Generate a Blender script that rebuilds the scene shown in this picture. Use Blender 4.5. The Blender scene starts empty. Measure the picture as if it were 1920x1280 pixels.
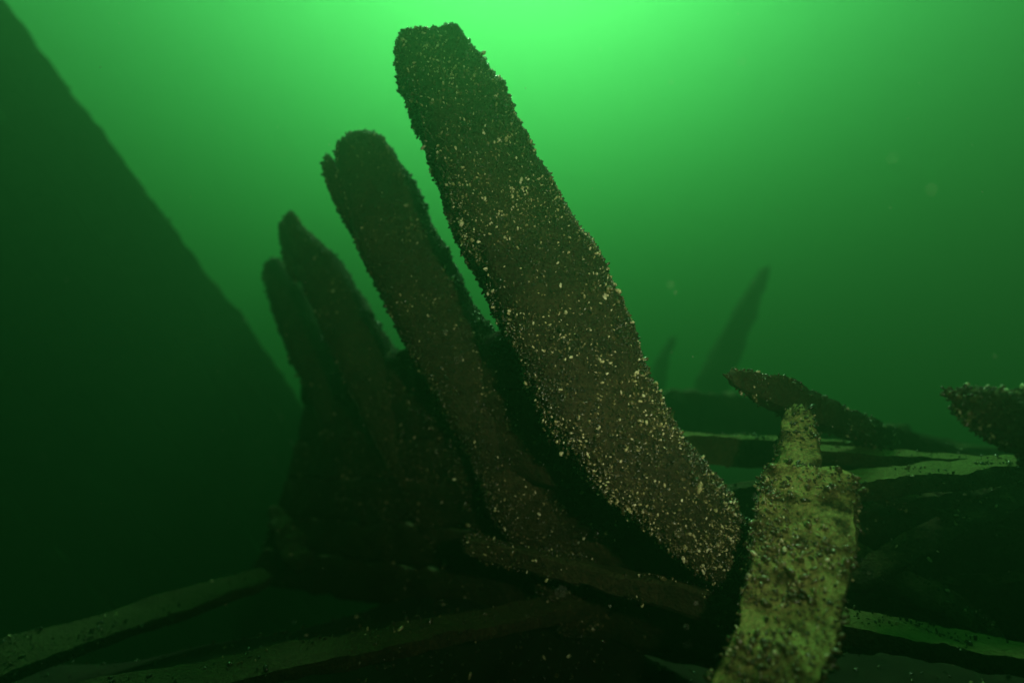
import bpy, math, random
import numpy as np
from mathutils import Vector, Matrix, noise as mnoise

random.seed(7)
rng = np.random.default_rng(7)
scene = bpy.context.scene

# ------------------------------------------------------------------ camera
FPX = 950.0                       # focal length in photo pixels (1920 wide)
PITCH = math.radians(7.6)
CAM_H = 1.45
CAM = Vector((0, 0, CAM_H))
cam_d = bpy.data.cameras.new('camera')
cam_d.sensor_width = 36.0
cam_d.lens = 36.0 * FPX / 1920.0
cam_d.clip_start = 0.02
cam_d.clip_end = 400
cam_d.dof.use_dof = True
cam_d.dof.focus_distance = 1.78
cam_d.dof.aperture_fstop = 0.55
cam = bpy.data.objects.new('camera', cam_d)
scene.collection.objects.link(cam)
cam.location = CAM
cam.rotation_euler = (math.radians(90) + PITCH, 0, 0)
scene.camera = cam

# ------------------------------------------------------------------ daylight
SUN_EL, SUN_AZ = math.radians(58), math.radians(0.5)     # azimuth from +Y (ahead) towards +X
world = bpy.data.worlds.new('World')
scene.world = world
world.use_nodes = True
wn = world.node_tree
wn.nodes.clear()
sky = wn.nodes.new('ShaderNodeTexSky')
sky.sky_type = 'NISHITA'
sky.sun_disc = False
sky.sun_elevation = SUN_EL
sky.sun_rotation = SUN_AZ
bg = wn.nodes.new('ShaderNodeBackground')
bg.inputs['Strength'].default_value = 0.05
wo = wn.nodes.new('ShaderNodeOutputWorld')
wn.links.new(sky.outputs[0], bg.inputs[0])
wn.links.new(bg.outputs[0], wo.inputs[0])

sun_d = bpy.data.lights.new('sun', 'SUN')
sun_d.energy = 5.0
sun_d.angle = math.radians(14.0)      # daylight spread by the rippled surface above
sun_d.color = (1.0, 0.96, 0.88)
sun = bpy.data.objects.new('sun', sun_d)
scene.collection.objects.link(sun)
to_sun = Vector((math.sin(SUN_AZ) * math.cos(SUN_EL), math.cos(SUN_AZ) * math.cos(SUN_EL), math.sin(SUN_EL)))
sun.rotation_euler = to_sun.to_track_quat('Z', 'Y').to_euler()

# the diver's video lamp, held beside the camera housing: its warm pool shows on the near timbers
def dive_lamp(loc, aim, watts, cone, col):
    d = bpy.data.lights.new('dive_lamp', 'SPOT')
    d.energy = watts
    d.color = col
    d.spot_size = math.radians(cone)
    d.spot_blend = 1.0
    d.shadow_soft_size = 0.03
    o = bpy.data.objects.new('dive_lamp', d)
    scene.collection.objects.link(o)
    o.location = CAM + Vector(loc)
    o.rotation_euler = (Vector(loc) - Vector(aim)).to_track_quat('Z', 'Y').to_euler()
dive_lamp((0.52, -0.06, 0.16), (0.17, 1.9, 0.32), 23.0, 88, (0.97, 0.93, 0.64))

scene.view_settings.view_transform = 'Standard'
scene.view_settings.look = 'None'
scene.view_settings.exposure = 2.3
scene.view_settings.gamma = 1.0
scene.render.engine = 'CYCLES'
scene.cycles.use_denoising = True
scene.cycles.max_bounces = 4
scene.cycles.diffuse_bounces = 2
scene.cycles.glossy_bounces = 2
scene.cycles.volume_bounces = 0
scene.cycles.sample_clamp_indirect = 2.0

# ------------------------------------------------------------------ helpers
COL = scene.collection
F_ = Vector((0, math.cos(PITCH), math.sin(PITCH)))
U_ = Vector((0, -math.sin(PITCH), math.cos(PITCH)))
R_ = Vector((1, 0, 0))
DS = FPX / 1185.0                  # depths below were read off for a 1185 px lens
def P(px, py, d):
    d = d * DS
    return CAM + F_ * d + R_ * ((px - 960) / FPX * d) + U_ * ((640 - py) / FPX * d)
def G(px, py, z):
    """the point where the sight line through a pixel meets height z"""
    v = F_ + R_ * ((px - 960) / FPX) + U_ * ((640 - py) / FPX)
    return CAM + v * ((z - CAM_H) / v.z)

def props(o, label=None, cat=None, group=None, kind=None):
    if label: o['label'] = label
    if cat: o['category'] = cat
    if group: o['group'] = group
    if kind: o['kind'] = kind
    return o
def empty(name, loc, label, cat, group=None):
    o = bpy.data.objects.new(name, None)
    o.empty_display_size = 0.1
    COL.objects.link(o)
    o.location = loc
    return props(o, label, cat, group)
def link(name, me, mat, parent=None):
    o = bpy.data.objects.new(name, me)
    COL.objects.link(o)
    if mat and not me.materials: me.materials.append(mat)
    if parent:
        o.parent = parent
        o.location = -parent.location      # meshes hold world coordinates
    return o

# ------------------------------------------------------------------ materials
def mat_new(name):
    m = bpy.data.materials.new(name)
    m.use_nodes = True
    nt = m.node_tree
    return m, nt, nt.nodes['Principled BSDF']
def N(nt, kind, **kw):
    n = nt.nodes.new(kind)
    for k, v in kw.items():
        if k in n.inputs.keys(): n.inputs[k].default_value = v
        else: setattr(n, k, v)
    return n
def ramp(nt, stops):
    n = nt.nodes.new('ShaderNodeValToRGB')
    e = n.color_ramp.elements
    while len(e) < len(stops): e.new(0.5)
    for q, (p, c) in zip(e, stops):
        q.position = p
        q.color = (*c, 1)
    return n
def wood_material(name, dark, light, silt_col, silt_lo, silt_hi, scale=1.0, growth=0.5, patch=0.9):
    """waterlogged oak with brown growth, and pale silt settled where the surface faces upward"""
    m, nt, b = mat_new(name)
    L = nt.links.new
    tc = N(nt, 'ShaderNodeTexCoord')
    n1 = N(nt, 'ShaderNodeTexNoise', Scale=9 * scale, Detail=6.0, Roughness=0.65)
    n2 = N(nt, 'ShaderNodeTexNoise', Scale=60 * scale, Detail=5.0, Roughness=0.7)
    n3 = N(nt, 'ShaderNodeTexVoronoi', Scale=75 * scale)
    for n in (n1, n2, n3): L(tc.outputs['Object'], n.inputs['Vector'])
    r1 = ramp(nt, [(0.3, dark), (0.7, light)])
    L(n1.outputs[0], r1.inputs[0])
    r2 = ramp(nt, [(0.35, (0.35, 0.35, 0.35)), (0.65, (1.3, 1.25, 1.1))])
    L(n2.outputs[0], r2.inputs[0])
    mul = N(nt, 'ShaderNodeMix', data_type='RGBA', blend_type='MULTIPLY')
    mul.inputs[0].default_value = 1.0
    L(r1.outputs[0], mul.inputs[6]); L(r2.outputs[0], mul.inputs[7])
    geo = N(nt, 'ShaderNodeNewGeometry')
    sx = N(nt, 'ShaderNodeSeparateXYZ')
    L(geo.outputs['Normal'], sx.inputs[0])
    ad = N(nt, 'ShaderNodeMath', operation='MULTIPLY_ADD')
    L(n1.outputs[0], ad.inputs[0]); ad.inputs[1].default_value = patch
    L(sx.outputs['Z'], ad.inputs[2])
    ad2 = N(nt, 'ShaderNodeMath', operation='MULTIPLY_ADD')
    L(n2.outputs[0], ad2.inputs[0]); ad2.inputs[1].default_value = 0.5
    L(ad.outputs[0], ad2.inputs[2])
    mr = N(nt, 'ShaderNodeMapRange')
    mr.inputs[1].default_value = silt_lo; mr.inputs[2].default_value = silt_hi
    L(ad2.outputs[0], mr.inputs[0])
    mx = N(nt, 'ShaderNodeMix', data_type='RGBA')
    L(mr.outputs[0], mx.inputs[0]); L(mul.outputs[2], mx.inputs[6])
    sr = ramp(nt, [(0.3, tuple(c * 0.6 for c in silt_col)), (0.7, silt_col)])
    L(n2.outputs[0], sr.inputs[0]); L(sr.outputs[0], mx.inputs[7])
    L(mx.outputs[2], b.inputs['Base Color'])
    b.inputs['Roughness'].default_value = 0.85
    b.inputs['Specular IOR Level'].default_value = 0.2
    sm = N(nt, 'ShaderNodeMath', operation='MULTIPLY_ADD')
    L(n3.outputs[0], sm.inputs[0]); sm.inputs[1].default_value = growth
    L(n2.outputs[0], sm.inputs[2])
    bp = N(nt, 'ShaderNodeBump', Strength=0.9, Distance=0.012)
    L(sm.outputs[0], bp.inputs['Height']); L(bp.outputs[0], b.inputs['Normal'])
    return m

SILT = (0.17, 0.18, 0.06)
M_wood = wood_material('encrusted_wood', (0.016, 0.012, 0.007), (0.048, 0.039, 0.018), (0.14, 0.13, 0.055), 1.35, 1.75)
M_plank = wood_material('silted_wood', (0.020, 0.016, 0.008), (0.06, 0.048, 0.022), SILT, 1.05, 1.50)
M_dim = wood_material('dimmed_silted_wood', (0.018, 0.015, 0.008), (0.05, 0.042, 0.02), (0.056, 0.062, 0.022), 1.2, 1.75)  # silted wood again, its silt darkened to paint in the gloom low down
M_post = wood_material('silt_coated_wood', (0.030, 0.026, 0.010), (0.11, 0.10, 0.034), (0.37, 0.38, 0.12), 1.60, 2.02, 1.4, 0.8, 1.9)
M_hull = wood_material('dark_hull_wood', (0.018, 0.014, 0.008), (0.045, 0.036, 0.018), (0.10, 0.10, 0.045), 1.3, 1.8, 0.6)

def shell_material(use_attr):
    m, nt, b = mat_new('mussel_shell' + ('_cover' if use_attr else ''))
    L = nt.links.new
    if use_attr:
        a = N(nt, 'ShaderNodeAttribute', attribute_name='tone')
        fac = a.outputs['Fac']
    else:
        a = N(nt, 'ShaderNodeObjectInfo')
        sh = N(nt, 'ShaderNodeMath', operation='MULTIPLY_ADD')
        sh.inputs[1].default_value = 0.66; sh.inputs[2].default_value = 0.23
        L(a.outputs['Random'], sh.inputs[0])
        fac = sh.outputs[0]
    r = ramp(nt, [(0.0, (0.014, 0.011, 0.008)), (0.45, (0.044, 0.036, 0.016)), (0.72, (0.095, 0.077, 0.033)),
                  (0.86, (0.15, 0.125, 0.055)), (0.93, (0.44, 0.41, 0.21)), (1.0, (0.70, 0.68, 0.47))])
    L(fac, r.inputs[0])
    tc = N(nt, 'ShaderNodeTexCoord')
    n = N(nt, 'ShaderNodeTexNoise', Scale=160.0, Detail=3.0)
    L(tc.outputs['Object'], n.inputs['Vector'])
    r2 = ramp(nt, [(0.35, (0.55, 0.55, 0.5)), (0.65, (1.2, 1.2, 1.1))])
    L(n.outputs[0], r2.inputs[0])
    mul = N(nt, 'ShaderNodeMix', data_type='RGBA', blend_type='MULTIPLY')
    mul.inputs[0].default_value = 1.0
    L(r.outputs[0], mul.inputs[6]); L(r2.outputs[0], mul.inputs[7])
    geo = N(nt, 'ShaderNodeNewGeometry')
    sx = N(nt, 'ShaderNodeSeparateXYZ')
    L(geo.outputs['Normal'], sx.inputs[0])
    mr = N(nt, 'ShaderNodeMapRange')
    mr.inputs[1].default_value = 0.35; mr.inputs[2].default_value = 1.0; mr.inputs[4].default_value = 0.0 if use_attr else 0.55
    L(sx.outputs['Z'], mr.inputs[0])
    dust = N(nt, 'ShaderNodeMix', data_type='RGBA')
    dust.inputs[7].default_value = (0.20, 0.19, 0.07, 1)
    L(mr.outputs[0], dust.inputs[0]); L(mul.outputs[2], dust.inputs[6])
    L(dust.outputs[2], b.inputs['Base Color'])
    b.inputs['Roughness'].default_value = 0.25
    b.inputs['Specular IOR Level'].default_value = 0.6
    return m
M_shellc = shell_material(True)
M_shell = shell_material(False)

def simple(name, col, rough=0.8, scale=30):
    m, nt, b = mat_new(name)
    n = N(nt, 'ShaderNodeTexNoise', Scale=scale, Detail=4.0)
    tc = N(nt, 'ShaderNodeTexCoord')
    nt.links.new(tc.outputs['Object'], n.inputs['Vector'])
    r = ramp(nt, [(0.3, tuple(c * 0.55 for c in col)), (0.7, tuple(c * 1.3 for c in col))])
    nt.links.new(n.outputs[0], r.inputs[0]); nt.links.new(r.outputs[0], b.inputs['Base Color'])
    b.inputs['Roughness'].default_value = rough
    b.inputs['Specular IOR Level'].default_value = 0.2
    bp = N(nt, 'ShaderNodeBump', Strength=0.6, Distance=0.02)
    nt.links.new(n.outputs[0], bp.inputs['Height']); nt.links.new(bp.outputs[0], b.inputs['Normal'])
    return m
M_weed = simple('brown_weed', (0.06, 0.075, 0.022))
M_mud = simple('seabed_mud', (0.015, 0.015, 0.008), 0.95, 6)
M_snow = simple('drifting_flakes', (0.5, 0.5, 0.4))

# ------------------------------------------------------------------ timber lofting
O1, O2 = Vector((31.7, 5.1, 12.9)), Vector((7.3, 47.9, 23.3))
def nvec(v):
    """three independent noises as a vector, the same in every run"""
    return Vector((mnoise.noise(v), mnoise.noise(v + O1), mnoise.noise(v + O2)))
def catmull(pts, n):
    out = []
    pts = [np.array(p, float) for p in pts]
    ext = [2 * pts[0] - pts[1]] + pts + [2 * pts[-1] - pts[-2]]
    segs = len(pts) - 1
    for i in range(n):
        t = i / (n - 1) * segs
        k = min(int(t), segs - 1)
        u = t - k
        p0, p1, p2, p3 = ext[k:k + 4]
        out.append(0.5 * ((2 * p1) + (p2 - p0) * u + (2 * p0 - 5 * p1 + 4 * p2 - p3) * u * u + (3 * p1 - p0 - 3 * p2 + p3) * u ** 3))
    return out

def loft(path, side, rings=40, segs=20, power=3.2, rough=0.012, freq=7.0, seed=0, cap=(1, 1), tip=(0.75, 0.75), slant=(0.0, 0.0)):
    """path: rows (point, width, thickness); side: a vector the width runs along (made square to the path).
    Returns verts, faces: a squared, worn timber with uneven faces and rounded broken ends."""
    rows = [list(p) + [w, t] for p, w, t in path]
    C = catmull(rows, rings)
    C = [np.array(c) for c in C]
    verts, faces = [], []
    side = Vector(side).normalized()
    ln = [0.0]
    for i in range(1, rings): ln.append(ln[-1] + np.linalg.norm(C[i][:3] - C[i - 1][:3]))
    total = ln[-1]
    for i in range(rings):
        p = Vector(C[i][:3])
        tg = (Vector(C[min(i + 1, rings - 1)][:3]) - Vector(C[max(i - 1, 0)][:3])).normalized()
        s = (side - tg * side.dot(tg)).normalized()
        q = tg.cross(s)
        w, t = C[i][3] / 2, C[i][4] / 2
        e0, e1 = ln[i], total - ln[i]
        sc = 1.0
        for e, tp, on in ((e0, tip[0], cap[0]), (e1, tip[1], cap[1])):
            if on:
                r = max(w, t) * 0.9
                if e < r: sc = min(sc, tp + (1 - tp) * math.sqrt(max(0, 1 - (1 - e / r) ** 2)))
        for j in range(segs):
            a = 2 * math.pi * j / segs
            ca, sa = math.cos(a), math.sin(a)
            k = (abs(ca) ** power + abs(sa) ** power) ** (-1 / power)
            x, y = ca * k * w * sc, sa * k * t * sc
            v = p + s * x + q * y
            sl = 0
            if e0 < 0.4: sl += slant[0] * x * (1 - e0 / 0.4)
            if e1 < 0.4: sl += slant[1] * x * (1 - e1 / 0.4)
            v += tg * sl
            nv = nvec((v + Vector((seed * 3.1, seed * 1.7, 0))) * freq) * rough
            nv += nvec((v + Vector((0, seed, seed))) * freq * 3.3) * rough * 0.5
            nv += nvec((v + Vector((seed, 0, seed))) * freq * 0.35) * rough * 1.6
            if segs > 50: nv += nvec(v * 42) * 0.007 * (0.6 + mnoise.noise(v * 9))
            verts.append(v + nv)
    for i in range(rings - 1):
        for j in range(segs):
            a, b = i * segs + j, i * segs + (j + 1) % segs
            faces.append((a, b, b + segs, a + segs))
    for i0, flip, dr in ((0, True, -1), (rings - 1, False, 1)):
        ctr = sum((verts[i0 * segs + j] for j in range(segs)), Vector()) / segs
        tg = (Vector(C[1][:3]) - Vector(C[0][:3])).normalized() if i0 == 0 else (Vector(C[-1][:3]) - Vector(C[-2][:3])).normalized()
        inner = []
        for j in range(segs):
            v = verts[i0 * segs + j]
            m = v.lerp(ctr, 0.45) + tg * dr * (0.02 + 0.03 * mnoise.noise(v * 30 + Vector((seed, 0, 0))))
            inner.append(len(verts)); verts.append(m)
        c = len(verts); verts.append(ctr + tg * dr * 0.02)
        for j in range(segs):
            k = (j + 1) % segs
            q = (i0 * segs + j, inner[j], inner[k], i0 * segs + k)
            t3 = (inner[j], c, inner[k])
            faces.append(q if not flip else q[::-1]); faces.append(t3 if not flip else t3[::-1])
    # outward orientation is fixed in mesh_of
    return verts, faces

def mesh_of(name, *parts, smooth=True):
    V, Fc = [], []
    for v, f in parts:
        o = len(V)
        V += [tuple(x) for x in v]
        Fc += [tuple(i + o for i in q) for q in f]
    me = bpy.data.meshes.new(name)
    me.from_pydata(V, [], Fc)
    import bmesh
    bm = bmesh.new(); bm.from_mesh(me)
    bmesh.ops.recalc_face_normals(bm, faces=bm.faces)
    bm.to_mesh(me); bm.free()
    if smooth: me.polygons.foreach_set('use_smooth', [True] * len(me.polygons))
    me.update()
    return me

# ------------------------------------------------------------------ mussels
def shell_proto(rings=2, segs=6):
    """a small mussel: pointed beak at the origin, swelling to a rounded lip; unit length along z"""
    prof = {2: [(0.30, 0.20), (0.78, 0.25)], 3: [(0.18, 0.13), (0.5, 0.25), (0.85, 0.20)], 4: [(0.1, 0.09), (0.32, 0.2), (0.62, 0.26), (0.9, 0.17)]}[rings]
    v = [(0, 0, 0)]
    for h, r in prof:
        for j in range(segs):
            a = 2 * math.pi * j / segs
            x, y = math.cos(a) * r * 1.15, math.sin(a) * r * 0.72
            v.append((x + 0.10 * h * h, y, h))
    v.append((0.1, 0, 1.0))
    f = []
    for j in range(segs):
        k = (j + 1) % segs
        f.append((0, 1 + k, 1 + j))
        for i in range(rings - 1):
            a, b = 1 + i * segs + j, 1 + i * segs + k
            f.append((a, b, b + segs)); f.append((a, b + segs, a + segs))
        f.append((1 + (rings - 1) * segs + j, 1 + (rings - 1) * segs + k, len(v) - 1))
    return np.array(v, float), np.array(f, int)
PV, PF = shell_proto(2, 6)

def sample_surface(me, n, keep=None):
    """n points over the mesh, area weighted; keep(points, normals) -> probability"""
    me.calc_loop_triangles()
    nv = len(me.vertices)
    co = np.empty(nv * 3); me.vertices.foreach_get('co', co); co = co.reshape(-1, 3)
    tr = np.empty(len(me.loop_triangles) * 3, int); me.loop_triangles.foreach_get('vertices', tr); tr = tr.reshape(-1, 3)
    a, b, c = co[tr[:, 0]], co[tr[:, 1]], co[tr[:, 2]]
    cr = np.cross(b - a, c - a)
    ar = np.linalg.norm(cr, axis=1)
    idx = rng.choice(len(tr), size=n, p=ar / ar.sum())
    r1, r2 = np.sqrt(rng.random(n))[:, None], rng.random(n)[:, None]
    p = a[idx] * (1 - r1) + b[idx] * (r1 * (1 - r2)) + c[idx] * (r1 * r2)
    nm = cr[idx] / np.maximum(ar[idx], 1e-12)[:, None]
    if keep is not None:
        m = rng.random(n) < keep(p, nm)
        p, nm = p[m], nm[m]
    return p, nm
def clump(freq, lo, hi, off=0.0, floor=0.0):
    def f(p, nm):
        v = np.array([mnoise.noise(Vector(x) * freq + Vector((off, off, off))) for x in p])
        return np.clip((v - lo) / (hi - lo), floor, 1)
    return f
def frames_of(p, nm, tilt):
    n = len(p)
    d = nm + rng.normal(size=(n, 3)) * tilt
    d /= np.linalg.norm(d, axis=1)[:, None]
    r = rng.normal(size=(n, 3))
    x = r - d * (r * d).sum(1)[:, None]
    x /= np.linalg.norm(x, axis=1)[:, None]
    y = np.cross(d, x)
    return x, y, d
def mussel_cover(name, parent, p, nm, size, tilt=0.75, pale=0.09, sink=0.25, tint=0.0):
    """many small shells as ONE part: too small and too many to pick apart"""
    n = len(p)
    if n == 0: return None
    x, y, d = frames_of(p, nm, tilt)
    gr = np.array([mnoise.noise(Vector(q) * 11.0) + 0.6 * mnoise.noise(Vector(q) * 27.0) for q in p])      # thick and thin growth
    s = size * np.exp(rng.normal(0, 0.34, n) + 0.45 * np.clip(gr, -1, 1))
    B = np.stack([x, y, d], 1)                                   # n,3,3 rows
    V = np.einsum('vk,nkj->nvj', PV, B) * s[:, None, None] + (p - d * (s * sink)[:, None])[:, None, :]
    nvp = len(PV)
    Fc = (PF[None] + (np.arange(n) * nvp)[:, None, None]).reshape(-1, 3)
    me = bpy.data.meshes.new(name)
    me.vertices.add(n * nvp); me.vertices.foreach_set('co', V.reshape(-1))
    me.loops.add(len(Fc) * 3); me.loops.foreach_set('vertex_index', Fc.reshape(-1).astype(np.int32))
    me.polygons.add(len(Fc))
    me.polygons.foreach_set('loop_start', np.arange(len(Fc), dtype=np.int32) * 3)
    me.polygons.foreach_set('use_smooth', np.ones(len(Fc), bool))
    me.update(calc_edges=True)
    g2 = np.array([mnoise.noise(Vector(q) * 5.0 + Vector((9, 0, 0))) for q in p])
    tone = np.clip(rng.random(n) ** 1.1 * 0.78 + 0.28 * g2 + tint, 0, 0.86)
    m = rng.random(n) < pale * np.clip(1.0 + 1.6 * g2 + 0.9 * gr, 0.15, 3.0)
    s_small = m & (rng.random(n) < 0.9)
    V[s_small] = p[s_small][:, None, :] + (V[s_small] - p[s_small][:, None, :]) * 0.5 + (d[s_small] * (size * 0.45))[:, None, :]
    tone[m] = 0.88 + 0.12 * rng.random(m.sum())  # pale dead shells; the whitest double as painted lamp glints
    at = me.attributes.new('tone', 'FLOAT', 'POINT')
    at.data.foreach_set('value', np.repeat(tone, nvp).astype(np.float32))
    o = link(name, me, M_shellc, parent)
    o['kind'] = 'stuff'
    return o
SHELLS = []
for k in range(4):
    v, f = shell_proto(4, 8)
    v = v.copy()
    v[:, 0] *= (0.9, 1.1, 1.2, 1.0)[k]; v[:, 1] *= (1.0, 0.85, 1.25, 1.1)[k]
    v += rng.normal(size=v.shape) * 0.012
    me = bpy.data.meshes.new('mussel')
    me.from_pydata([tuple(q) for q in v], [], [tuple(int(i) for i in q) for q in f])
    me.polygons.foreach_set('use_smooth', [True] * len(me.polygons))
    me.materials.append(M_shell)
    me.update()
    SHELLS.append(me)
def mussels(parent, p, nm, size, tilt=0.7):
    """shells large enough in the picture to pick apart: each a part of its own"""
    x, y, d = frames_of(p, nm, tilt)
    for i in range(len(p)):
        s = size * math.exp(random.gauss(0, 0.28))
        o = bpy.data.objects.new('mussel', SHELLS[i % 4])
        COL.objects.link(o)
        o.parent = parent
        q = p[i] - d[i] * s * 0.25
        m = Matrix(((x[i][0], y[i][0], d[i][0], 0), (x[i][1], y[i][1], d[i][1], 0), (x[i][2], y[i][2], d[i][2], 0), (0, 0, 0, 1)))
        o.matrix_basis = Matrix.Translation(Vector(q) - parent.location) @ m @ Matrix.Diagonal((s, s, s, 1))

def tuft(parent, base, n, h, spread, seed):
    """a clump of thin weed: curved two-sided strips"""
    r = random.Random(seed)
    V, Fc = [], []
    for i in range(n):
        b = Vector(base) + Vector((r.uniform(-spread, spread), r.uniform(-spread, spread), r.uniform(-.3, .1) * h))
        dr = Vector((r.uniform(-.8, .8), r.uniform(-.8, .8), r.uniform(.3, 1.2))).normalized()
        bend = Vector((r.uniform(-.6, .6), r.uniform(-.6, .6), r.uniform(-.5, .2)))
        wv = Vector((r.uniform(-1, 1), r.uniform(-1, 1), 0)).normalized() * r.uniform(.0012, .003)
        hh = h * r.uniform(.5, 1.2)
        o = len(V)
        for k in range(5):
            u = k / 4
            c = b + dr * hh * u + bend * hh * u * u * .6
            V += [c - wv * (1.1 - u), c + wv * (1.1 - u)]
        for k in range(4):
            Fc.append((o + 2 * k, o + 2 * k + 1, o + 2 * k + 3, o + 2 * k + 2))
    me = bpy.data.meshes.new('weed_tuft')
    me.from_pydata([tuple(v) for v in V], [], Fc)
    o = link('weed_tuft', me, M_weed, parent)
    o['kind'] = 'stuff'
    return o

# ------------------------------------------------------------------ the setting: seabed
def bed_height(x, y):
    h = 0.10 * mnoise.noise(Vector((x * 0.5, y * 0.5, 2))) + 0.05 * mnoise.noise(Vector((x * 1.7, y * 1.7, 5)))
    h += 0.30 * math.exp(-((x - 0.6) ** 2 / 9 + (y - 3.2) ** 2 / 5))          # sediment heaped in the wreck
    sm = lambda v: max(0.0, min(1.0, v)) ** 2 * (3 - 2 * max(0.0, min(1.0, v)))
    return h - 1.9 * sm((-0.5 - x) / 2.2) * sm((y - 2.7) / 2.0)          # bed lowered towards the leaning hull so deeper water darkens it
g = np.linspace(-1, 1, 141)
gx = np.sinh(g * 4.2) / np.sinh(4.2) * 55
verts, faces = [], []
for j in gx:
    for i in gx:
        x, y = i, j + 3
        verts.append((x, y, bed_height(x, y)))
for j in range(140):
    for i in range(140):
        a = j * 141 + i
        faces.append((a, a + 1, a + 142, a + 141))
me = bpy.data.meshes.new('seabed')
me.from_pydata(verts, [], faces)
me.polygons.foreach_set('use_smooth', [True] * len(me.polygons))
o = link('seabed', me, M_mud)
props(o, kind='structure')

# ------------------------------------------------------------------ the standing frame timbers
GRP = 'standing frame timbers of the wreck'
def frame_timber(label, path, side, n_shell, size, seed, extra=(), pale=0.09, group=GRP, name='frame_timber', keep=None, **kw):
    base = Vector(path[-1][0])
    t = empty(name, base, label, 'timber', group)
    me = mesh_of('wood', loft(path, side, seed=seed, **kw))
    link('wood', me, M_wood, t)
    for ex in extra:
        m2 = mesh_of('splinter', loft(ex, side, rings=16, segs=12, seed=seed + 5, rough=0.01, tip=(0.3, 0.9)))
        link('splinter', m2, M_wood, t)
        p, nm = sample_surface(m2, n_shell // 18)
        mussel_cover('mussel_cover', t, p, nm, size, pale=pale * 0.5)
    p, nm = sample_surface(me, n_shell, keep or clump(4.0, -0.75, 0.1, seed))
    mussel_cover('mussel_cover', t, p, nm, size, pale=pale)
    return t, me

big, big_me = frame_timber(
    'largest and nearest standing timber, leaning left, crusted with small mussels',
    [(P(808, 108, 2.73), .30, .28), (P(815, 140, 2.69), .345, .30), (P(856, 205, 2.62), .37, .33), (P(901, 300, 2.54), .385, .33), (P(961, 420, 2.44), .39, .33), (P(1017, 530, 2.36), .395, .33),
     (P(1056, 620, 2.29), .39, .33), (P(1106, 740, 2.22), .39, .34), (P(1182, 850, 2.18), .36, .34), (P(1272, 945, 2.20), .30, .34), (P(1355, 1025, 2.28), .24, .3), (P(1440, 1100, 2.4), .20, .26), (P(1540, 1190, 2.6), .2, .24)],
    (1, 0.15, 0.1), 50000, 0.0112, 1, rings=190, segs=64, rough=0.018, tip=(0.88, 0.8), slant=(-0.30, 0), pale=0.11,
    extra=([(P(842, 60, 2.68), .08, .14), (P(849, 98, 2.67), .10, .2), (P(866, 140, 2.67), .12, .2)],))
f2, f2_me = frame_timber(
    'second standing timber from the front, rounded top with a short splinter on its left',
    [(P(680, 268, 3.35), .225, .28), (P(692, 308, 3.3), .285, .3), (P(702, 340, 3.28), .32, .3), (P(739, 440, 3.17), .37, .3), (P(803, 560, 3.05), .355, .3), (P(872, 690, 2.97), .355, .3),
     (P(938, 815, 2.95), .37, .32), (P(1000, 930, 3.0), .38, .32), (P(1055, 1040, 3.1), .36, .3), (P(1100, 1150, 3.2), .34, .28)],
    (1, 0.15, 0.1), 25000, 0.0122, 2, rings=150, segs=56, rough=0.018, tip=(0.5, 0.8), pale=0.05,
    extra=([(P(613, 298, 3.3), .05, .12), (P(628, 338, 3.28), .078, .16), (P(656, 405, 3.22), .085, .18), (P(700, 480, 3.16), .06, .14)],))
f3, f3_me = frame_timber(
    'third standing timber from the front, narrowing to a pointed broken top',
    [(P(546, 404, 4.2), .06, .14), (P(562, 450, 4.17), .15, .22), (P(608, 520, 4.05), .28, .28), (P(653, 610, 3.95), .33, .28), (P(706, 700, 3.87), .36, .28),
     (P(768, 810, 3.82), .38, .3), (P(820, 910, 3.85), .38, .3), (P(865, 1010, 3.9), .36, .28), (P(895, 1100, 4.0), .34, .28)],
    (1, 0.15, 0.1), 10000, 0.014, 3, rings=70, segs=24, rough=0.018, tip=(0.35, 0.8), pale=0.025,
    extra=([(P(531, 418, 4.2), .05, .1), (P(541, 455, 4.16), .09, .14), (P(566, 520, 4.1), .14, .16)],))
f4, f4_me = frame_timber(
    'fourth and smallest standing timber, half hidden at the left of the row',
    [(P(514, 484, 5.0), .10, .16), (P(526, 520, 4.95), .20, .22), (P(556, 590, 4.85), .30, .25), (P(606, 690, 4.75), .32, .26), (P(655, 790, 4.72), .34, .28),
     (P(695, 890, 4.7), .34, .28), (P(730, 1040, 4.7), .34, .28)],
    (1, 0.15, 0.1), 3000, 0.020, 4, rings=50, segs=20, rough=0.02, tip=(0.4, 0.8), pale=0.015)
# the largest shells, on the near flank of the big timber
p, nm = sample_surface(big_me, 4200)
scr = []
for i in range(len(p)):
    v = Vector(p[i]) - CAM
    if nm[i] @ np.array(v) < 0 and v.z < 0.12 and v.x > 0.2: scr.append(i)
scr = scr[:260]
mussels(big, p[scr], nm[scr], 0.0165)
tuft(big, P(922, 640, 2.75), 160, 0.07, 0.06, 3)
tuft(f2, P(935, 700, 2.85), 120, 0.06, 0.06, 4)
for i, (px, py, d) in enumerate([(1075, 610, 2.16), (985, 470, 2.28), (1180, 735, 2.06), (850, 215, 2.5), (1240, 780, 2.04)]):
    tuft(big, P(px, py, d), 40, 0.03, 0.035, 20 + i)

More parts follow.
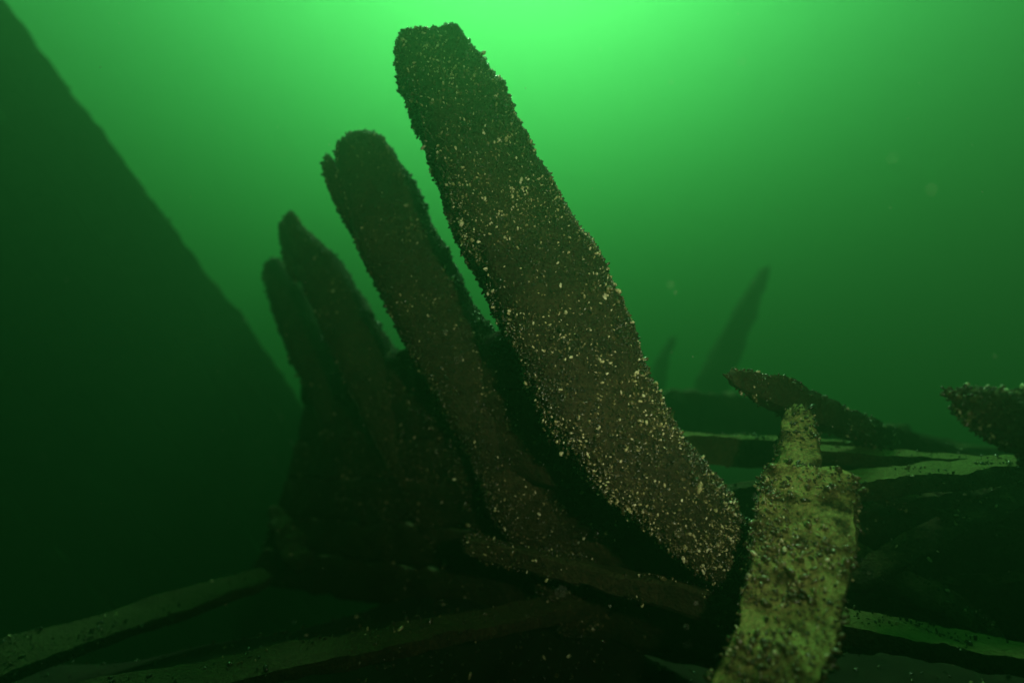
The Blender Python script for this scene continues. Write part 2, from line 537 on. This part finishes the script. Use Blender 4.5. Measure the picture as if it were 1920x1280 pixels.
# ------------------------------------------------------------------ planking fixed behind the frames
def board(a0, a1, b0, b1, thick, seed, cols=26, rows=5, rough=0.012, sag=0.0, ragged=0.03, worn=0.0):
    """a board between a top edge a0-a1 and a bottom edge b0-b1, with thickness away from the viewer and uneven ends"""
    a0, a1, b0, b1 = map(Vector, (a0, a1, b0, b1))
    nrm = (a1 - a0).cross(b0 - a0).normalized()
    if nrm.dot(CAM - a0) < 0: nrm = -nrm
    V, Fc = [], []
    for s in range(2):
        for i in range(cols + 1):
            for j in range(rows + 1):
                u, v = i / cols, j / rows
                if i in (0, cols): u += ragged * mnoise.noise(Vector((seed, j * 1.7, i)))
                t = a0.lerp(a1, u); q = b0.lerp(b1, u)
                p = t.lerp(q, v) - nrm * (thick * s) + nrm * sag * math.sin(math.pi * u)
                if worn and j < 3: p += (q - t).normalized() * worn * (1 - j / 3) * (mnoise.noise(Vector((u * 17, seed, 0))) + 0.7 * mnoise.noise(Vector((u * 53, seed, 3))) + 0.6 * (mnoise.noise(Vector((u * 9, seed, 8))) > 0.28))
                if j in (0, rows): p -= nrm * (thick * 0.25 * (1 - 2 * s))
                p += nvec(p * 6 + Vector((seed, 0, 0))) * rough
                V.append(p)
    W = rows + 1
    H = (cols + 1) * W
    for i in range(cols):
        for j in range(rows):
            a = i * W + j
            Fc.append((a, a + 1, a + W + 1, a + W)); Fc.append((H + a, H + a + W, H + a + W + 1, H + a + 1))
    for i in range(cols):
        a, b = i * W, i * W + rows
        Fc.append((a, a + W, H + a + W, H + a)); Fc.append((b, H + b, H + b + W, b + W))
    for j in range(rows):
        a, b = j, cols * W + j
        Fc.append((a, H + a, H + a + 1, a + 1)); Fc.append((b, b + 1, H + b + 1, H + b))
    return mesh_of('plank', (V, Fc))
hp = empty('hull_planking', P(900, 1000, 3.4), 'dark hull planking fixed behind the foot of the row of standing timbers', 'hull')
# lines of the strakes: near end behind the big timber, far end past the fourth timber; y levels in the photo
near = [(1000, 618, 2.40), (1060, 720, 2.27), (1125, 820, 2.20), (1230, 930, 2.24), (1350, 1040, 2.42), (1450, 1160, 2.52), (1500, 1290, 2.58)]
far = [(566, 690, 5.3), (570, 760, 5.25), (556, 830, 5.2), (538, 900, 5.2), (515, 970, 5.2), (490, 1030, 5.2), (470, 1090, 5.2)]
for i in range(6):
    me = board(P(*near[i]), P(*far[i]), P(*near[i + 1]), P(*far[i + 1]), 0.06, 11 + i, cols=110, rough=0.035)
    pl = link('plank', me, M_hull, hp)
    p, nm = sample_surface(me, 6500 if i < 4 else 2500, clump(4.0, -0.45, 0.35, i))
    mussel_cover('mussel_cover', hp, p, nm, 0.013, pale=0.045)

# ------------------------------------------------------------------ the dark hull at the left
hl = empty('leaning_hull_side', P(150, 900, 5.2), 'huge dark hull side leaning in from the left edge', 'hull')
E0, E1 = P(-330, -450, 6.8), P(790, 1050, 9.6)
dn = Vector((-0.50, -0.24, -0.62))
for i in range(24):
    o0 = dn * (0.46 * i); o1 = dn * (0.46 * (i + 1) + 0.04)
    lap = Vector((0, 0.05 * (i % 2), 0))
    me = board(E0 + o0 + lap, E1 + o0 + lap, E0 + o1 + lap, E1 + o1 + lap, 0.07, 40 + i, cols=160 if i == 0 else 50, rough=0.03, sag=0.12, worn=0.05 if i == 0 else 0.0)
    link('plank', me, M_hull, hl)
    if i < 4:
        p, nm = sample_surface(me, 900, clump(1.5, -0.2, 0.4, i))
        mussel_cover('mussel_cover', hl, p, nm, 0.05, pale=0.0)

# ------------------------------------------------------------------ loose and fallen timbers
def beam(name, label, path, side, mat, n_shell, size, seed, cat='timber', group=None, pale=0.05, cl=(6.0, -0.25, 0.45), **kw):
    kw.setdefault('power', 16 if mat in (M_plank, M_dim) else 6); kw['rough'] = kw.get('rough', 0.012) * (0.75 if mat in (M_plank, M_dim) else 1.2); kw.setdefault('freq', 13 if mat in (M_plank, M_dim) else 8)
    kw['rings'] = int(kw.get('rings', 40) * 1.5); n_shell = int(n_shell * 2.2); size *= 0.78
    t = empty(name, Vector(path[len(path) // 2][0]), label, cat, group)
    me = mesh_of('wood', loft(path, side, seed=seed, **kw))
    me.set_sharp_from_angle(angle=math.radians(34))
    link('wood', me, mat, t)
    p, nm = sample_surface(me, n_shell, clump(*cl, off=seed))
    mussel_cover('mussel_cover', t, p, nm, size, pale=pale, tint=0.22 if mat is M_post else 0.0)
    return t, me

post, post_me = beam('notched_post', 'pale silt-coated notched post with scattered mussels in the right foreground',
    [(P(1514, 886, 2.10), .255, .09), (P(1512, 915, 2.06), .262, .10), (P(1498, 1000, 1.93), .255, .10), (P(1488, 1090, 1.80), .235, .10), (P(1470, 1190, 1.68), .21, .10),
     (P(1436, 1280, 1.58), .20, .10), (P(1385, 1420, 1.46), .20, .10), (P(1345, 1560, 1.38), .20, .10)],
    (1, -0.42, 0.0), M_post, 2300, 0.016, 8, rings=80, segs=48, rough=0.014, power=12, tip=(0.93, 0.8), cat='post', cl=(10.0, -0.55, 0.30), pale=0.10)
ten = mesh_of('tenon', loft([(P(1493, 766, 2.40), .11, .08), (P(1496, 800, 2.34), .13, .10), (P(1496, 850, 2.24), .140, .11), (P(1498, 900, 2.14), .155, .11), (P(1500, 950, 2.08), .155, .10)],
    (1, -0.42, 0.0), rings=36, segs=24, rough=0.016, power=5, tip=(0.5, 0.9), seed=60))
link('tenon', ten, M_post, post)
p, nm = sample_surface(ten, 900, clump(9.0, -0.4, 0.3, 8))
mussel_cover('mussel_cover', post, p, nm, 0.014, pale=0.08)
p, nm = sample_surface(post_me, 4200, clump(10.0, -0.45, 0.3, 8))
ok = [i for i in range(len(p)) if nm[i] @ (p[i] - np.array(CAM)) < 0.25 and p[i][2] > 0.6][:300]
mussels(post, p[ok], nm[ok], 0.024)
tuft(post, P(1497, 775, 2.36), 60, 0.04, 0.03, 31)

beam('broken_spar', 'broken spar with a pointed mussel-covered tip rising behind the pale post',
     [(P(1362, 702, 2.45), .05, .05), (P(1410, 716, 2.5), .09, .08), (P(1470, 740, 2.6), .13, .12), (P(1530, 768, 2.75), .13, .12), (P(1640, 812, 3.1), .12, .12), (P(1760, 848, 3.5), .09, .1), (P(1900, 890, 4.0), .08, .08)],
     (0, 0, 1), M_wood, 1600, 0.018, 9, rings=50, segs=18, rough=0.014, tip=(0.4, 0.8), pale=0.05)
beam('jutting_timber', 'mussel-crusted broken timber jutting in from the right edge',
     [(P(1786, 742, 1.75), .075, .08), (P(1815, 752, 1.74), .10, .10), (P(1865, 772, 1.72), .13, .12), (P(1935, 800, 1.7), .17, .14), (P(2050, 850, 1.7), .2, .16), (P(2300, 980, 1.7), .2, .18)],
     (0, 0, 1), M_wood, 1500, 0.018, 10, rings=50, segs=20, rough=0.014, tip=(0.5, 0.8), pale=0.10, cl=(4, -0.7, 0.1), power=3)
beam('silted_rail', 'short silted beam between the big timber and the pale post',
     [(P(1270, 838, 3.3).lerp(P(1640, 856, 3.2), k / 4), 0.14 + (0.14 - 0.14) * k / 4, 0.15) for k in range(5)],
     (0, 1, 0.1), M_plank, 500, 0.018, 12, rings=40, segs=24)
beam('silted_rail', 'upper of two pale rails running off the right edge behind the post',
     [(P(1500, 850, 3.0).lerp(P(2150, 890, 2.6), k / 4), 0.15 + (0.15 - 0.15) * k / 4, 0.065) for k in range(5)],
     (0.1, 1, 0.12), M_plank, 150, 0.016, 13, rings=40, segs=24)
beam('silted_rail', 'lower of two pale rails running off the right edge behind the post',
     [(P(1540, 916, 2.45).lerp(P(2080, 862, 2.75), k / 4), 0.13 + (0.17 - 0.13) * k / 4, 0.075) for k in range(5)],
     (0, 1, 0.15), M_plank, 500, 0.017, 14, rings=40, segs=24)
BAT = [('thin dark batten under the short silted beam beside the big timber', [(1330, 930, 2.9), (1420, 908, 2.9), (1520, 896, 2.9)], M_dim),
       ('thin batten sloping down under the lower right-hand rail', [(1640, 935, 2.5), (1760, 962, 2.5), (1900, 1000, 2.5)], M_dim)]
for k, (lb, pts, mt) in enumerate(BAT):
    beam('broken_batten', lb, [(P(*q), .055, .03) for q in pts], (0, 1, 0.3), mt, 180, 0.017, 70 + k, rings=30, segs=16, group='battens among the wreckage at the right')
beam('fallen_plank', 'dark slanting plank in the shade below the right-hand rails',
     [(P(1600, 1090, 2.5), .09, .05), (P(1700, 1038, 2.5), .10, .05), (P(1800, 980, 2.5), .10, .05), (P(1930, 915, 2.5), .10, .05)],
     (0, 1, 0.75), M_wood, 300, 0.018, 15, rings=36, segs=20, pale=0.08)
beam('fallen_plank', 'dim plank sloping down right, crossing under the slanting plank',
     [(P(1590, 1030, 2.65), .16, .06), (P(1680, 1085, 2.6), .17, .06), (P(1780, 1140, 2.5), .17, .06), (P(1870, 1210, 2.4), .16, .06)],
     (0, 1, 0.8), M_wood, 300, 0.018, 16, rings=36, segs=20, pale=0.05)
beam('fallen_plank', 'green-topped plank in the bottom right corner beside the post foot',
     [(P(1540, 1165, 2.2).lerp(P(2100, 1268, 1.95), k / 4), 0.15 + (0.15 - 0.15) * k / 4, 0.06) for k in range(5)],
     (0, 1, 0.1), M_plank, 300, 0.017, 17, rings=40, segs=24)
beam('fallen_timber', 'dim silted beam below the foot of the big timber',
     [(P(880, 1018, 2.85), .10, .08), (P(1000, 1050, 2.7), .11, .09), (P(1150, 1088, 2.5), .12, .09), (P(1300, 1122, 2.3), .12, .10), (P(1420, 1152, 2.15), .12, .10), (P(1560, 1195, 2.05), .12, .10)],
     (0.3, 1, -0.05), M_dim, 900, 0.018, 18, rings=50, segs=20, pale=0.08)
beam('fallen_timber', 'long pale-topped beam along the bottom edge left of centre',
     [(P(60, 1340, 2.15).lerp(P(1150, 1118, 3.1), k / 4), 0.19 + (0.13 - 0.19) * k / 4, 0.06) for k in range(5)],
     (0.25, 1, 0.20), M_dim, 500, 0.017, 19, rings=60, segs=24)
beam('fallen_timber', 'broad faint beam in the bottom left corner',
     [(P(-150, 1290, 2.7).lerp(P(500, 1080, 3.7), k / 4), 0.3 + (0.17 - 0.3) * k / 4, 0.06) for k in range(5)],
     (0.25, 1, 0.30), M_dim, 800, 0.018, 20, rings=50, segs=24)
beam('broken_stub', 'faint pale broken stub left of the timber row near the seabed',
     [(P(505, 950, 4.9), .05, .05), (P(515, 972, 4.8), .11, .08), (P(532, 1000, 4.6), .15, .10), (P(570, 1060, 4.3), .17, .12)],
     (1, 0.1, 0), M_hull, 260, 0.020, 21, rings=24, segs=20, rough=0.03, tip=(0.3, 0.9))

# far ribs and the far side of the wreck
frame_timber('faint curved rib standing far behind the pale post',
     [(P(1437, 500, 13.0), .10, .2), (P(1420, 538, 13.0), .26, .3), (P(1388, 606, 12.9), .44, .36), (P(1350, 685, 12.85), .58, .4), (P(1322, 760, 12.8), .64, .42), (P(1300, 840, 12.8), .64, .42), (P(1285, 910, 12.8), .64, .42)],
     (1, 0, 0.2), 900, 0.04, 31, rings=60, segs=20, rough=0.035, freq=6.0, tip=(0.5, 0.8), pale=0.0, group='far ribs of the wreck', name='distant_rib')
frame_timber('faint thin stub of a rib just right of the big timber',
     [(P(1262, 632, 13.8), .12, .16), (P(1251, 665, 13.8), .22, .24), (P(1236, 710, 13.7), .3, .28), (P(1222, 780, 13.6), .34, .3), (P(1215, 920, 13.5), .34, .3)],
     (1, 0, 0.2), 500, 0.04, 32, rings=50, segs=16, rough=0.05, freq=4.0, tip=(0.6, 0.8), pale=0.0, group='far ribs of the wreck', name='distant_rib')
beam('far_hull_timbers', 'dark low wall of wreck timbers under the faint far ribs',
     [(P(1120, 800, 6.3), .5, .3), (P(1250, 790, 6.2), .55, .3), (P(1400, 800, 6.0), .6, .3), (P(1600, 850, 5.8), .6, .3), (P(1850, 900, 5.6), .6, .3), (P(2200, 930, 5.4), .6, .3)],
     (0, 0, 1), M_hull, 800, 0.022, 33, rings=60, segs=18, rough=0.04, cat='hull')
HEAP = [('top of the dark timber heap under the right-hand rails', [(1560, 1000, 3.0), (1700, 965, 2.95), (1850, 950, 2.9), (2100, 950, 2.85)], .20),
        ('middle timber of the dark heap under the right-hand rails', [(1540, 1075, 3.0), (1700, 1060, 2.95), (1880, 1040, 2.85), (2100, 1040, 2.8)], .24),
        ('lowest timber of the dark heap, just above the green-topped plank', [(1500, 1150, 2.95), (1690, 1140, 2.85), (1880, 1130, 2.75), (2100, 1140, 2.7)], .26),
        ('dark timber lying deep behind the pale post', [(1380, 960, 3.2), (1500, 930, 3.2), (1640, 930, 3.2), (1800, 950, 3.2)], .22)]
for k, (lb, pts, w) in enumerate(HEAP):
    beam('floor_timber', lb, [(P(*q), w, w * 1.05) for q in pts], (0, 0.3, 1), M_wood, 700, 0.018, 50 + k, rings=40, segs=20, rough=0.02, pale=0.06,
         group='timbers heaped inside the wreck')

# shells and wood crumbs lying on the mud inside and around the wreck
q = np.column_stack([rng.normal(0.2, 1.6, 3000), rng.normal(2.6, 1.1, 3000)])
lp = np.array([(x, y, bed_height(x, y) + 0.002) for x, y in q])
root = empty('shell_litter', (0, 2.6, 0), 'loose shells strewn over the dark mud', 'shells')
mussel_cover('shells', root, lp, np.tile([0, 0, 1.0], (3000, 1)), 0.018, tilt=2.0, pale=0.03)
root['kind'] = 'stuff'

# ------------------------------------------------------------------ flakes drifting in the water
V, Fc = [], []
for i in range(320):
    c = P(random.uniform(-200, 2120), random.uniform(-100, 1300), random.uniform(0.9, 5.0))
    s = random.uniform(0.0006, 0.0020)
    o = len(V)
    for dx, dy, dz in ((1, 0, 0), (-1, 0, 0), (0, 1, 0), (0, -1, 0), (0, 0, 1), (0, 0, -1)):
        V.append(c + Vector((dx, dy, dz)) * s * random.uniform(.6, 1.3))
    for q in ((0, 2, 4), (2, 1, 4), (1, 3, 4), (3, 0, 4), (2, 0, 5), (1, 2, 5), (3, 1, 5), (0, 3, 5)):
        Fc.append(tuple(o + k for k in q))
me = bpy.data.meshes.new('drifting_flakes')
me.from_pydata([tuple(v) for v in V], [], Fc)
props(link('drifting_flakes', me, M_snow), 'tiny pale flakes drifting in the green water', 'particles', kind='stuff')

# ------------------------------------------------------------------ the green water all round (closed box, even density)
SURFACE = CAM_H + 22.0
import bmesh
bm = bmesh.new()
bmesh.ops.create_cube(bm, size=1.0)
for v in bm.verts:
    v.co = Vector((v.co.x * 120, v.co.y * 120 + 3, -3.4 if v.co.z < 0 else SURFACE))
me = bpy.data.meshes.new('haze')
bm.to_mesh(me); bm.free()
m = bpy.data.materials.new('green_water')
m.use_nodes = True
nt = m.node_tree
nt.nodes.clear()
pv = nt.nodes.new('ShaderNodeVolumePrincipled')
pv.inputs['Color'].default_value = (0.064, 0.32, 0.104, 1)
pv.inputs['Absorption Color'].default_value = (0.13, 0.45, 0.155, 1)
pv.inputs['Density'].default_value = 0.205
pv.inputs['Anisotropy'].default_value = 0.63
mo = nt.nodes.new('ShaderNodeOutputMaterial')
nt.links.new(pv.outputs[0], mo.inputs['Volume'])
props(link('haze', me, m), 'green murky water all round the wreck', 'water', kind='stuff')
